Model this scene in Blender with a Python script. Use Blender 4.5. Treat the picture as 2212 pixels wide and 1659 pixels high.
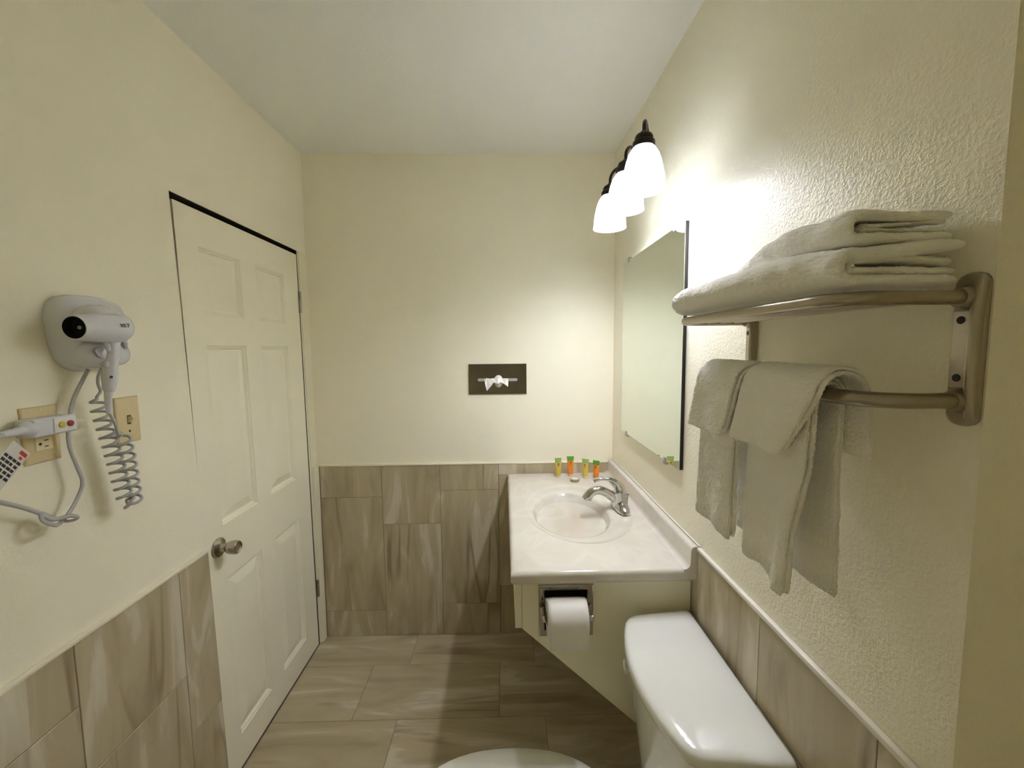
import bpy, bmesh, math, random
from mathutils import Vector, Matrix, noise
random.seed(7)
SC = bpy.context.scene
COL = SC.collection
for o in list(bpy.data.objects): bpy.data.objects.remove(o)

# ------------------------------------------------------------------ camera, world, exposure
W, H = 1.565, 2.52                      # room width, ceiling height (metres)
CAMPOS = Vector((.992, -2.165, 1.554))
YAW, PITCH, ROLL, FPX = math.radians(1.1135), math.radians(-4.9256), math.radians(-.5485), 899.2
cd = bpy.data.cameras.new('camera'); cam = bpy.data.objects.new('camera', cd); COL.objects.link(cam)
fw = Vector((math.sin(YAW)*math.cos(PITCH), math.cos(YAW)*math.cos(PITCH), math.sin(PITCH)))
rt = Vector((math.cos(YAW), -math.sin(YAW), 0)); up = rt.cross(fw)
r2 = rt*math.cos(ROLL) + up*math.sin(ROLL); u2 = up*math.cos(ROLL) - rt*math.sin(ROLL)
cam.matrix_world = Matrix(((r2.x,u2.x,-fw.x,CAMPOS.x),(r2.y,u2.y,-fw.y,CAMPOS.y),(r2.z,u2.z,-fw.z,CAMPOS.z),(0,0,0,1)))
cd.sensor_fit = 'HORIZONTAL'; cd.sensor_width = 36; cd.lens = 36*FPX/2212; cd.clip_start = .02
SC.camera = cam
wd = bpy.data.worlds.new('world'); SC.world = wd; wd.use_nodes = True
wd.node_tree.nodes['Background'].inputs[0].default_value = (0,0,0,1)
wd.node_tree.nodes['Background'].inputs[1].default_value = 0
vs = SC.view_settings
vs.view_transform = 'Standard'; vs.look = 'None'; vs.gamma = 1; vs.use_curve_mapping = False
vs.exposure = 2.02
SC.cycles.max_bounces = 20; SC.cycles.diffuse_bounces = 14     # pale paint: light keeps bouncing for long
BULB = 90.0                              # radiance of the three lamp bulbs
BULBC = (1.0, 1.02, 1.14)

# ------------------------------------------------------------------ material helpers
def mat(name, col, rough=.5, metal=0, spec=.5, **kw):
    m = bpy.data.materials.new(name); m.use_nodes = True
    b = m.node_tree.nodes['Principled BSDF']
    b.inputs['Base Color'].default_value = (*col, 1); b.inputs['Roughness'].default_value = rough
    b.inputs['Metallic'].default_value = metal; b.inputs['Specular IOR Level'].default_value = spec
    for k, v in kw.items(): b.inputs[k.replace('_',' ')].default_value = v
    return m
def nt(m): return m.node_tree.nodes, m.node_tree.links, m.node_tree.nodes['Principled BSDF']
def node(m, t, **kw):
    n = m.node_tree.nodes.new(t)
    for k, v in kw.items():
        if hasattr(n, k) and k not in n.inputs: setattr(n, k, v)
        else: n.inputs[k].default_value = v
    return n
def ramp(m, stops):
    r = m.node_tree.nodes.new('ShaderNodeValToRGB'); e = r.color_ramp.elements
    while len(e) < len(stops): e.new(.5)
    for i, (p, c) in enumerate(stops): e[i].position = p; e[i].color = (*c, 1) if len(c) == 3 else c
    return r
def bump(m, src, strength, dist, prev=None):
    ns, ln, b = nt(m); n = ns.new('ShaderNodeBump')
    n.inputs['Strength'].default_value = strength; n.inputs['Distance'].default_value = dist
    ln.new(src, n.inputs['Height'])
    if prev: ln.new(prev.outputs[0], n.inputs['Normal'])
    ln.new(n.outputs[0], b.inputs['Normal']); return n
def coords(m, out='Object', scale=(1,1,1), rot=(0,0,0)):
    ns, ln, b = nt(m); t = ns.new('ShaderNodeTexCoord'); mp = ns.new('ShaderNodeMapping')
    mp.inputs['Scale'].default_value = scale; mp.inputs['Rotation'].default_value = rot
    ln.new(t.outputs[out], mp.inputs[0]); return mp.outputs[0]

def paint(name, col, rough, s1, st1, s2, st2, spec=.4):
    m = mat(name, col, rough, spec=spec); ns, ln, b = nt(m); c = coords(m)
    n1 = node(m, 'ShaderNodeTexNoise', Scale=s1, Detail=3.0, Roughness=.55, Distortion=.4); ln.new(c, n1.inputs['Vector'])
    r = ramp(m, [(.42,(0,0,0)),(.62,(1,1,1))]); ln.new(n1.outputs[0], r.inputs[0])
    b1 = bump(m, r.outputs[0], st1, .0025)
    n2 = node(m, 'ShaderNodeTexNoise', Scale=s2, Detail=2.0); ln.new(c, n2.inputs['Vector'])
    bump(m, n2.outputs[0], st2, .006, b1)
    return m
WALLC = (.89, .848, .69)
M_wall = paint('cream_paint_orange_peel', WALLC, .34, 150, .22, 12, .15)
M_wall2 = paint('cream_paint_smooth', WALLC, .36, 120, .10, 7, .18)
M_ceil = paint('white_ceiling_paint', (.86,.87,.85), .34, 110, .12, 6, .15)
M_door = paint('cream_door_paint', (.89,.848,.69), .38, 150, .05, 12, .04)
M_panel = paint('cream_panel_paint', (.82,.775,.60), .40, 150, .05, 12, .05)
M_jamb = paint('cream_jamb_paint', (.84,.79,.61), .42, 90, .08, 12, .08)
M_gap = mat('dark_door_reveal', (.035,.022,.018), .7)
M_trim = mat('white_edge_trim', (.80,.77,.68), .30)
M_trimc = mat('cream_edge_trim', (.82,.77,.62), .32)
M_grout = mat('brown_grout', (.16,.12,.08), .85)

def tile_mat():
    m = mat('taupe_streaked_tile', (.3,.26,.2), .36, spec=.45); ns, ln, b = nt(m)
    tc = ns.new('ShaderNodeTexCoord'); oi = ns.new('ShaderNodeObjectInfo')
    add = ns.new('ShaderNodeVectorMath'); add.operation = 'MULTIPLY_ADD'
    ln.new(oi.outputs['Random'], add.inputs[0]); add.inputs[1].default_value = (37, 61, 13); ln.new(tc.outputs['Object'], add.inputs[2])
    mp = ns.new('ShaderNodeMapping'); mp.inputs['Rotation'].default_value = (0,0,math.radians(13)); mp.inputs['Scale'].default_value = (1.9, 10.0, 1)
    ln.new(add.outputs[0], mp.inputs[0])
    n1 = node(m, 'ShaderNodeTexNoise', Scale=1.0, Detail=5.0, Roughness=.55, Distortion=.9); ln.new(mp.outputs[0], n1.inputs['Vector'])
    base = ramp(m, [(.30,(.36,.298,.182)),(.47,(.445,.378,.246)),(.56,(.480,.412,.280)),(.615,(.580,.520,.392)),(.76,(.66,.605,.48))]); ln.new(n1.outputs[0], base.inputs[0])
    mp2 = ns.new('ShaderNodeMapping'); mp2.inputs['Rotation'].default_value = (0,0,math.radians(14)); mp2.inputs['Scale'].default_value = (.55, 5.5, 1)
    ln.new(add.outputs[0], mp2.inputs[0])
    n2 = node(m, 'ShaderNodeTexNoise', Scale=1.0, Detail=2.5, Roughness=.45, Distortion=.5); ln.new(mp2.outputs[0], n2.inputs['Vector'])
    vein = ramp(m, [(.462,(0,0,0)),(.492,(1,1,1)),(.499,(1,1,1)),(.515,(0,0,0))]); ln.new(n2.outputs[0], vein.inputs[0])
    n3 = node(m, 'ShaderNodeTexNoise', Scale=2.2, Detail=2.0); ln.new(add.outputs[0], n3.inputs['Vector'])
    vm = ns.new('ShaderNodeMath'); vm.operation = 'MULTIPLY'; r3 = ramp(m, [(.44,(0,0,0)),(.62,(.8,.8,.8))]); ln.new(n3.outputs[0], r3.inputs[0])
    ln.new(vein.outputs[0], vm.inputs[0]); ln.new(r3.outputs[0], vm.inputs[1])
    mx = ns.new('ShaderNodeMix'); mx.data_type = 'RGBA'; ln.new(vm.outputs[0], mx.inputs[0]); ln.new(base.outputs[0], mx.inputs[6]); mx.inputs[7].default_value = (.23,.165,.095,1)
    ln.new(mx.outputs[2], b.inputs['Base Color'])
    n4 = node(m, 'ShaderNodeTexNoise', Scale=160.0, Detail=2.0); ln.new(tc.outputs['Object'], n4.inputs['Vector']); bump(m, n4.outputs[0], .08, .001)
    return m
M_tile = tile_mat()

def marble_mat():
    m = mat('cultured_marble', (.8,.73,.64), .16, spec=.5, Coat_Weight=.35, Coat_Roughness=.08); ns, ln, b = nt(m); c = coords(m)
    n1 = node(m, 'ShaderNodeTexNoise', Scale=3.6, Detail=3.0, Roughness=.5, Distortion=2.2); ln.new(c, n1.inputs['Vector'])
    r = ramp(m, [(.34,(.645,.595,.515)),(.48,(.66,.62,.545)),(.56,(.69,.655,.585)),(.64,(.655,.61,.535))]); ln.new(n1.outputs[0], r.inputs[0])
    ln.new(r.outputs[0], b.inputs['Base Color']); return m
M_marble = marble_mat()
M_porc = mat('white_porcelain', (.80,.81,.76), .12, spec=.5, Coat_Weight=.5, Coat_Roughness=.04)
M_seat = mat('white_seat_plastic', (.78,.79,.73), .25)
M_chrome = mat('chrome', (.62,.61,.60), .12, 1)
M_chromed = mat('polished_steel_plate', (.52,.50,.46), .10, 1)
M_black = mat('black_void', (.006,.006,.006), .8)
M_blackgl = mat('black_mirror_edge', (.012,.010,.012), .25)
M_bronze = mat('oil_rubbed_bronze', (.040,.028,.024), .38, .6)
M_paper = mat('white_tissue_paper', (.82,.80,.76), .9)
M_plast = mat('white_plastic', (.68,.69,.74), .20)
M_plastg = mat('grey_white_plastic', (.40,.40,.44), .3)
M_cord = mat('grey_vinyl_cord', (.46,.46,.46), .4)
M_ivory = mat('ivory_plate', (.70,.575,.33), .38)
M_ivory2 = mat('ivory_device', (.78,.66,.41), .35)
M_red = mat('red_button', (.30,.012,.014), .35)
M_yel = mat('yellow_button', (.68,.55,.06), .35)
M_ink = mat('black_ink', (.035,.035,.04), .7)
M_redink = mat('red_ink', (.55,.05,.03), .7)
M_greyink = mat('grey_ink', (.26,.26,.27), .5)
M_tag = mat('tag_card', (.72,.70,.66), .6)
M_knob = mat('satin_nickel', (.47,.43,.37), .27, 1)
M_hinge = mat('steel_hinge', (.50,.48,.42), .34, 1)
M_tissue = mat('steel_dark_reflection', (.20,.175,.13), .13, 1)  # dark reflection of the room put into the steel colour
M_clip = mat('clear_plastic_clip', (.85,.85,.85), .15, spec=.6, Transmission_Weight=.7)
M_mirror = mat('mirror_glass', (.80,.86,.80), .015, 1)
M_hole = mat('screw_recess', (.02,.018,.015), .6)
M_green = mat('green_crimp', (.10,.32,.03), .35)
M_liqy = mat('yellow_lotion', (.66,.50,.09), .25, Subsurface_Weight=.25, Subsurface_Radius=(.02,.015,.004), Subsurface_Scale=.5)
M_liqo = mat('orange_gel', (.80,.27,.025), .25, Subsurface_Weight=.25, Subsurface_Radius=(.02,.008,.003), Subsurface_Scale=.5)
M_liqg = mat('pale_green_crimp', (.27,.40,.12), .35)
M_capy = mat('pale_cap', (.70,.62,.40), .3)
M_capo = mat('pale_peach_cap', (.80,.50,.34), .3)
M_soapw = mat('soap_wrapper', (.36,.33,.15), .45)
M_soap = mat('soap_white', (.80,.80,.70), .4)
M_inko = mat('brown_print', (.28,.12,.02), .5)

def brushed():
    m = mat('brushed_nickel', (.40,.35,.265), .30, 1); return m
    ns, ln, b = nt(m); c = coords(m, scale=(1,1,1))
    n = node(m, 'ShaderNodeTexNoise', Scale=30.0, Detail=3.0); ln.new(c, n.inputs['Vector'])
    r = ramp(m, [(.3,(.26,.26,.26)),(.7,(.42,.42,.42))]); ln.new(n.outputs[0], r.inputs[0]); ln.new(r.outputs[0], b.inputs['Roughness']); return m
M_nickel = brushed()
M_plate = mat('nickel_face_plate', (.60,.54,.47), .38, 1)

def terry():
    m = mat('white_terry_cloth', (.90,.88,.82), .95, spec=.1, Sheen_Weight=.25, Sheen_Roughness=.6); ns, ln, b = nt(m); c = coords(m)
    n = node(m, 'ShaderNodeTexNoise', Scale=420.0, Detail=3.0, Roughness=.7); ln.new(c, n.inputs['Vector'])
    b1 = bump(m, n.outputs[0], .55, .0016)
    n2 = node(m, 'ShaderNodeTexNoise', Scale=45.0, Detail=2.0); ln.new(c, n2.inputs['Vector']); bump(m, n2.outputs[0], .35, .004, b1)
    return m
M_terry = terry()
def terry_banded():
    m = terry(); m.name = 'white_terry_with_woven_band'; ns, ln, b = nt(m)
    tc = ns.new('ShaderNodeTexCoord'); sx = ns.new('ShaderNodeSeparateXYZ'); ln.new(tc.outputs['Object'], sx.inputs[0])
    mr = ns.new('ShaderNodeMapRange'); mr.inputs[1].default_value = 1.18; mr.inputs[2].default_value = 1.30; ln.new(sx.outputs[2], mr.inputs[0])
    r = ramp(m, [(.20,(1,1,1)),(.22,(.08,.08,.08)),(.50,(.08,.08,.08)),(.52,(1,1,1)),(.62,(1,1,1)),(.64,(.2,.2,.2)),(.68,(.2,.2,.2)),(.70,(1,1,1))]); ln.new(mr.outputs[0], r.inputs[0])
    for n in list(ns):
        if n.type == 'BUMP' and n.inputs['Distance'].default_value < .003: ln.new(r.outputs[0], n.inputs['Strength'])
    r2 = ramp(m, [(.20,(.95,.95,.95)),(.22,(.5,.5,.5)),(.50,(.5,.5,.5)),(.52,(.95,.95,.95))]); ln.new(mr.outputs[0], r2.inputs[0]); ln.new(r2.outputs[0], b.inputs['Roughness'])
    return m
M_terryb = terry_banded()

def shade_glass():
    m = bpy.data.materials.new('frosted_glass'); m.use_nodes = True; ns, ln = m.node_tree.nodes, m.node_tree.links
    ns.remove(ns['Principled BSDF']); out = ns['Material Output']
    tr = ns.new('ShaderNodeBsdfTranslucent'); tr.inputs[0].default_value = (.63,.64,.64,1)
    df = ns.new('ShaderNodeBsdfPrincipled'); df.inputs['Base Color'].default_value = (.85,.86,.84,1); df.inputs['Roughness'].default_value = .25
    tp = ns.new('ShaderNodeBsdfTransparent'); tp.inputs[0].default_value = (.97,.97,.95,1)
    m1 = ns.new('ShaderNodeMixShader'); m1.inputs[0].default_value = .57; ln.new(tr.outputs[0], m1.inputs[1]); ln.new(df.outputs[0], m1.inputs[2])
    m2 = ns.new('ShaderNodeMixShader'); m2.inputs[0].default_value = .055; ln.new(m1.outputs[0], m2.inputs[1]); ln.new(tp.outputs[0], m2.inputs[2])
    ln.new(m2.outputs[0], out.inputs[0]); return m
M_shade = shade_glass()
def emis(name, c, s):
    m = bpy.data.materials.new(name); m.use_nodes = True; ns, ln = m.node_tree.nodes, m.node_tree.links
    ns.remove(ns['Principled BSDF']); e = ns.new('ShaderNodeEmission'); e.inputs[0].default_value = (*c,1); e.inputs[1].default_value = s
    ln.new(e.outputs[0], ns['Material Output'].inputs[0]); return m
M_bulb = emis('lamp_bulb', BULBC, BULB)

# ------------------------------------------------------------------ geometry helpers
def obj(name, bm, m, parent=None, smooth=False, loc=None):
    me = bpy.data.meshes.new(name)
    bmesh.ops.recalc_face_normals(bm, faces=bm.faces[:]); bm.to_mesh(me); bm.free()
    if smooth:
        for p in me.polygons: p.use_smooth = True
    me.materials.append(m)
    o = bpy.data.objects.new(name, me); COL.objects.link(o)
    if parent: o.parent = parent; o.matrix_parent_inverse = Matrix.Translation(parent.location).inverted() if parent.location.length else Matrix()
    return o
def auto(o, ang=35):
    me = o.data
    for p in me.polygons: p.use_smooth = True
    if hasattr(me, 'set_sharp_from_angle'): me.set_sharp_from_angle(angle=math.radians(ang))
    return o
def thing(name, label, cat, loc=(0,0,0), group=None):
    o = bpy.data.objects.new(name, None); COL.objects.link(o); o.location = loc; o.empty_display_size = .05
    o['label'] = label; o['category'] = cat
    if group: o['group'] = group
    return o
def tag(o, label, cat, group=None):
    o['label'] = label; o['category'] = cat
    if group: o['group'] = group
    return o
def struct(o, label=None, cat=None):
    o['kind'] = 'structure'
    if label: o['label'] = label
    if cat: o['category'] = cat
    return o
def box(lo, hi, bev=0, seg=2, bm=None):
    b = bmesh.new() if bm is None else bm
    lo, hi = Vector(lo), Vector(hi)
    r = bmesh.ops.create_cube(b, size=1, matrix=Matrix.Translation((lo+hi)/2) @ Matrix.Diagonal((*(hi-lo),1)))
    if bev:
        es = set(e for v in r['verts'] for e in v.link_edges)
        bmesh.ops.bevel(b, geom=list(es), offset=bev, segments=seg, profile=.5, affect='EDGES')
    return b
def frame_for(t):
    t = t.normalized(); a = Vector((0,0,1)) if abs(t.z) < .9 else Vector((1,0,0))
    n = a.cross(t).normalized(); return n, t.cross(n)
def tube(pts, rad, seg=12, closed=False, caps=True, bm=None, flat=None):
    """swept tube; rad a number or list; flat=(sx,sy) squashes the section"""
    b = bmesh.new() if bm is None else bm
    P = [Vector(p) for p in pts]; n = len(P); rads = rad if isinstance(rad, (list,tuple)) else [rad]*n
    sx, sy = flat or (1,1); rings = []; N = None
    for i in range(n):
        t = (P[(i+1)%n]-P[i-1]) if closed else (P[min(i+1,n-1)]-P[max(i-1,0)])
        if t.length < 1e-9: t = Vector((0,0,1))
        t.normalize()
        if N is None: N, B = frame_for(t)
        else:
            N = (N - t*N.dot(t))
            N = N.normalized() if N.length > 1e-6 else frame_for(t)[0]
            B = t.cross(N)
        rings.append([b.verts.new(P[i] + (N*math.cos(2*math.pi*k/seg)*sx + B*math.sin(2*math.pi*k/seg)*sy)*rads[i]) for k in range(seg)])
    for i in range(n if closed else n-1):
        A, C = rings[i], rings[(i+1)%n]
        for k in range(seg): b.faces.new((A[k], A[(k+1)%seg], C[(k+1)%seg], C[k]))
    if caps and not closed: b.faces.new(rings[0][::-1]); b.faces.new(rings[-1])
    return b
def smoothpath(pts, sub=6, closed=False):
    P = [Vector(p) for p in pts]; out = []; n = len(P)
    for i in range(n if closed else n-1):
        g = (lambda j: P[j%n]) if closed else (lambda j: P[max(0,min(n-1,j))])
        p0,p1,p2,p3 = g(i-1),g(i),g(i+1),g(i+2)
        for k in range(sub):
            t = k/sub
            out.append(.5*((2*p1)+(p2-p0)*t+(2*p0-5*p1+4*p2-p3)*t*t+(3*p1-p0-3*p2+p3)*t**3))
    if not closed: out.append(P[-1])
    return out
def smoothvals(v, sub=6):
    out = []
    for i in range(len(v)-1):
        for k in range(sub):
            t = k/sub; t = t*t*(3-2*t); out.append(v[i]*(1-t)+v[i+1]*t)
    return out+[v[-1]]
def lathe(profile, origin=(0,0,0), axis=(0,0,1), seg=32, bm=None):
    """profile: list of (radius, height along axis)"""
    b = bmesh.new() if bm is None else bm
    a = Vector(axis).normalized(); N, B = frame_for(a); o = Vector(origin); rings = []
    for r, h in profile:
        if r < 1e-6: rings.append([b.verts.new(o+a*h)])
        else: rings.append([b.verts.new(o+a*h+(N*math.cos(2*math.pi*k/seg)+B*math.sin(2*math.pi*k/seg))*r) for k in range(seg)])
    for A, C in zip(rings, rings[1:]):
        for k in range(seg):
            k2 = (k+1)%seg
            if len(A) == 1 and len(C) == 1: continue
            if len(A) == 1: b.faces.new((A[0], C[k2], C[k]))
            elif len(C) == 1: b.faces.new((A[k], A[k2], C[0]))
            else: b.faces.new((A[k], A[k2], C[k2], C[k]))
    return b
def loft(rings, cap0=True, cap1=True, bm=None, closed=True):
    b = bmesh.new() if bm is None else bm
    R = [[b.verts.new(Vector(p)) for p in ring] for ring in rings]; n = len(R[0])
    for A, C in zip(R, R[1:]):
        for k in range(n if closed else n-1): b.faces.new((A[k], A[(k+1)%n], C[(k+1)%n], C[k]))
    if cap0: b.faces.new(R[0][::-1])
    if cap1: b.faces.new(R[-1])
    return b
def prism(poly, n0, n1, axis, bm=None):
    """extrude a 2D polygon along axis (0,1,2) from n0 to n1; poly in the two other axes, in order"""
    def mk(p, v): q = list(p); q.insert(axis, v); return q
    return loft([[mk(p,n0) for p in poly], [mk(p,n1) for p in poly]], bm=bm)
def sub(o, lv=2):
    m = o.modifiers.new('smooth', 'SUBSURF'); m.levels = lv; m.render_levels = lv; return o
def text_mesh(name, body, size, m, parent, mw, extrude=.0004):
    c = bpy.data.curves.new(name, 'FONT'); c.body = body; c.size = size; c.extrude = extrude; c.align_x = 'CENTER'; c.align_y = 'CENTER'
    t = bpy.data.objects.new(name, c); COL.objects.link(t)
    dg = bpy.context.evaluated_depsgraph_get(); me = bpy.data.meshes.new_from_object(t.evaluated_get(dg))
    COL.objects.unlink(t); bpy.data.objects.remove(t)
    me.transform(mw); me.materials.clear(); me.materials.append(m)
    o = bpy.data.objects.new(name, me); COL.objects.link(o)
    if parent: o.parent = parent; o.matrix_parent_inverse = Matrix.Translation(parent.location).inverted()
    return o

# ------------------------------------------------------------------ room shell
TL, TB, TR = .900, .952, .963           # wainscot heights on the three walls
YC = -1.684                              # where the right wall ends in an outside corner
YB, XR = -2.50, 1.90                      # rear of the room, far side of the alcove
def quad(bm, pts): bm.faces.new([bm.verts.new(Vector(p)) for p in pts])
floor = struct(obj('floor', box((-.1,YB-.1,-.12),(XR+.1,.1,-.0018)), M_grout))
ceil_ = struct(obj('ceiling', box((-.1,YB-.1,H),(XR+.1,.1,H+.1)), M_ceil))
wall_back = struct(obj('wall_back', box((-.1,0,-.1),(XR,.1,H)), M_wall2))
wall_rear = struct(obj('wall_rear', box((-.1,YB-.1,-.1),(XR+.1,YB,H)), M_wall2))
# the right wall and the return of the alcove behind its outside corner
wall_right = struct(obj('wall_right', box((W,YC,-.1),(XR,0,H)), M_wall))
wall_alcove = struct(obj('wall_alcove', box((XR,YB,-.1),(XR+.1,YC,H)), M_wall2))
# left wall with the door opening (its latch edge out of plumb)
def dshear(y, z):
    t = min(1, max(0, (y+.094)/-.755)); return y + (.026+.026*t)*(1-z/2.02)
ZD = 2.032
b = bmesh.new()
def lw(x, y, z): return (x, y, z)
def yl(z): return dshear(-.8505-.0095*max(0,(z-1.15)/.88), z)
yl_t, yl_m, yl_b = yl(ZD), yl(1.15), yl(0)
yr_t, yr_b = -.088, -.056
prof = [(YB,-.1),(YB,H),(0,H),(0,-.1),(yr_b,-.1),(yr_b,0),(yr_t,ZD),(yl_t,ZD),(yl_m,1.15),(yl_b,0),(yl_b,-.1)]
prism(prof, -.1, 0, 0, b)
wall_left = struct(obj('wall_left', b, M_wall2))

# ------------------------------------------------------------------ tiles (each its own part)
_tile_cache = {}
def tile(parent, poly, plane, lengthdir, off=.0095):
    """poly: in-plane polygon of one tile; plane 'left','back','right','floor'"""
    if plane == 'left':  f = lambda u,v: Vector((0,u,v)); N = Vector((1,0,0))
    if plane == 'back':  f = lambda u,v: Vector((u,0,v)); N = Vector((0,-1,0))
    if plane == 'right': f = lambda u,v: Vector((W,u,v)); N = Vector((-1,0,0))
    if plane == 'floor': f = lambda u,v: Vector((u,v,-off)); N = Vector((0,0,1))
    g = .0009; cu = sum(p[0] for p in poly)/len(poly); cv = sum(p[1] for p in poly)/len(poly)
    def ins(p, d): return (p[0]+(d if p[0] < cu else -d), p[1]+(d if p[1] < cv else -d))
    L = Vector(lengthdir); C = N.cross(L)
    o3 = f(cu, cv); R = Matrix((L, C, N)).transposed()
    def loc(p, h): return R.inverted() @ (f(*p)+N*h-o3)
    rings = [[loc(ins(p,g), .001) for p in poly], [loc(ins(p,g), off-.0012) for p in poly], [loc(ins(p,g+.0012), off) for p in poly]]
    key = tuple(round(c,4) for r in rings for v in r for c in v)
    if key in _tile_cache: me = _tile_cache[key]
    else:
        b = loft(rings); me = bpy.data.meshes.new('tile'); bmesh.ops.recalc_face_normals(b, faces=b.faces[:]); b.to_mesh(me); b.free()
        me.materials.append(M_tile); _tile_cache[key] = me
    o = bpy.data.objects.new('tile', me); COL.objects.link(o); o.parent = parent
    o.matrix_local = Matrix.Translation(o3) @ R.to_4x4(); return o
def rect(u0,u1,v0,v1): return [(u0,v0),(u1,v0),(u1,v1),(u0,v1)]
# back wall: columns of upright 0.305 x 0.61 tiles
bx = [.010,.0195,.341,.648,.957,1.262,W-.001]
bj = [[.776,.147],[.776,.147],[.626],[.806,.175],[.886,.270],[.62]]
for i in range(6):
    zs = [TB-.008]+bj[i]+[0]
    u0, u1 = bx[i], bx[i+1]
    if i == 0: continue
    for a, c in zip(zs, zs[1:]):
        if a-c > .02: tile(wall_back, rect(u0,u1,c,a), 'back', (0,0,1))
# left wall: from the door out towards the viewer
ly = [-2.475,-2.17,-1.865,-1.56,-1.255,-.948,None]
lj = [[.56],[.745,.135],[.56],[.745,.135],[.56],[.36]]
for i in range(6):
    zs = [TL-.008]+lj[i]+[0]
    for a, c in zip(zs, zs[1:]):
        if ly[i+1] is None: poly = [(ly[i],c),(yl(c),c),(yl(a),a),(ly[i],a)]
        else: poly = rect(ly[i],ly[i+1],c,a)
        tile(wall_left, poly, 'left', (0,0,1))
# right wall: below the counter and behind the toilet
ry = [YC,-1.59,-1.298,-1.003,-.695,-.39,-.08,-.010]
rj = [[.60],[.745,.135],[.45],[.745,.135],[.56],[.745],[.56]]
for i in range(7):
    zs = [TR-.008]+rj[i]+[0]
    for a, c in zip(zs, zs[1:]): tile(wall_right, rect(ry[i],ry[i+1],c,a), 'right', (0,0,1))
# floor: rows along x, joints staggered
fy = [-.0,-.222,-.529,-.836,-1.143,-1.45,-1.757,-2.064,-2.371,YB]
fx = [[.510,1.131],[.335,.957],[.527,1.150],[.335,.957],[.527,1.150]]
for i in range(len(fy)-1):
    j = [0.0]+fx[i%2 if i > 2 else i]+[W]
    if fy[i] <= YC: j.append(XR)
    elif fy[i+1] < YC: tile(floor, rect(W,XR,fy[i+1],YC), 'floor', (1,0,0))
    for a, c in zip(j, j[1:]): tile(floor, rect(a,c,fy[i+1],fy[i]), 'floor', (1,0,0), off=.0095)
# grout beds behind the wall tiles
for p, lo, hi in ((wall_back,(.012,-.0078,0),(W,0,TB-.006)), (wall_right,(W-.0078,YC,0),(W,0,TR-.006))):
    obj('grout_bed', box(lo,hi), M_grout, p)
obj('grout_bed', prism([(YB,0),(yl(0)-.001,0),(yl(TL)-.001,TL-.006),(YB,TL-.006)], 0, .0078, 0), M_grout, wall_left)
# pale edge trims along the top of the tile
struct(auto(obj('trim_1', box((.0005,YB,TL-.008),(.0118,yl(TL)-.002,TL+.0015),.002), M_trimc)))
struct(auto(obj('trim_2', box((.0195,-.0118,TB-.008),(1.538,-.0005,TB+.0015),.002), M_trimc)))
struct(auto(obj('trim_3', box((W-.0125,YC,TR-.008),(W-.0005,-1.000,TR+.004),.003), M_trim)))
struct(auto(obj('trim_4', box((W-.006,-.998,TR+.002),(W-.0005,-.012,TR+.007),.002), M_trim)))
# hinge-side jamb post in the corner
b = bmesh.new()
loft([[(x,y,z) for x,y in ((0.0005,dy-.0),(.016,dy+.004),(.018,dy+.012),(.018,-.011),(.014,-.002),(.0005,-.002))] for z,dy in ((.002,-.052),(.45,-.060),(TB-.002,-.064))], bm=b)
struct(auto(obj('trim_5', b, M_jamb)))
b = loft([[(x,y,z) for x,y in ((0.0005,dy),(.005,dy+.001),(.005,-.001),(.0005,-.001))] for z,dy in ((TB,-.064),(ZD,-.084))])
struct(auto(obj('trim_6', b, M_jamb)))

# ------------------------------------------------------------------ door
door = thing('door_1', 'cream six-panel door with a satin knob in the left wall', 'door', (0,-.47,0)); door['kind'] = 'structure'
ys = [-.849,-.756,-.540,-.440,-.226,-.097]; zs = [.007,.128,.748,.943,1.572,1.676,1.895,2.012]
def D(x, y, z): return Vector((x, dshear(y,z), z))
b = bmesh.new(); vg = {}
for i,y in enumerate(ys):
    for k,z in enumerate(zs): vg[i,k] = b.verts.new(D(-.001,y,z))
holes = {(i,k) for i in (1,3) for k in (1,3,5)}
for i in range(5):
    for k in range(7):
        if (i,k) not in holes: b.faces.new((vg[i,k],vg[i+1,k],vg[i+1,k+1],vg[i,k+1]))
bk = {}
for (i,k) in vg:
    if i in (0,5) or k in (0,7): bk[i,k] = b.verts.new(D(-.036,ys[i],zs[k]))
def side(a, c): b.faces.new((vg[a],vg[c],bk[c],bk[a]))
for k in range(7): side((0,k),(0,k+1)); side((5,k),(5,k+1))
for i in range(5): side((i,0),(i+1,0)); side((i,7),(i+1,7))
b.faces.new((bk[0,0],bk[5,0],bk[5,7],bk[0,7]))
obj('door_leaf', b, M_door, door)
for (i,k) in sorted(holes):
    y0,y1,z0,z1 = ys[i],ys[i+1],zs[k],zs[k+1]; rings = []
    for d,x in ((0,-.001),(.004,-.006),(.008,-.0068),(.013,-.0135),(.017,-.0145),(.020,-.0142),(.050,-.0045),(.053,-.0040)):
        rings.append([D(x,y0+d,z0+d),D(x,y1-d,z0+d),D(x,y1-d,z1-d),D(x,y0+d,z1-d)])
    obj('door_panel', loft(rings, cap0=False), M_door, door)
# dark reveal behind the gaps
b = bmesh.new()
loft([[(x,y,z) for (y,z) in ((yl_b+.0004,0.001),(yr_b-.0012,0.001),(yr_t-.0012,ZD-.0008),(yl_t+.0008,ZD-.0008),(yl_m+.0004,1.15))] for x in (-.0025,-.09)], cap0=False, bm=b)
b.verts.ensure_lookup_table()
reveal = obj('door_reveal', b, M_gap, door)
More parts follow.
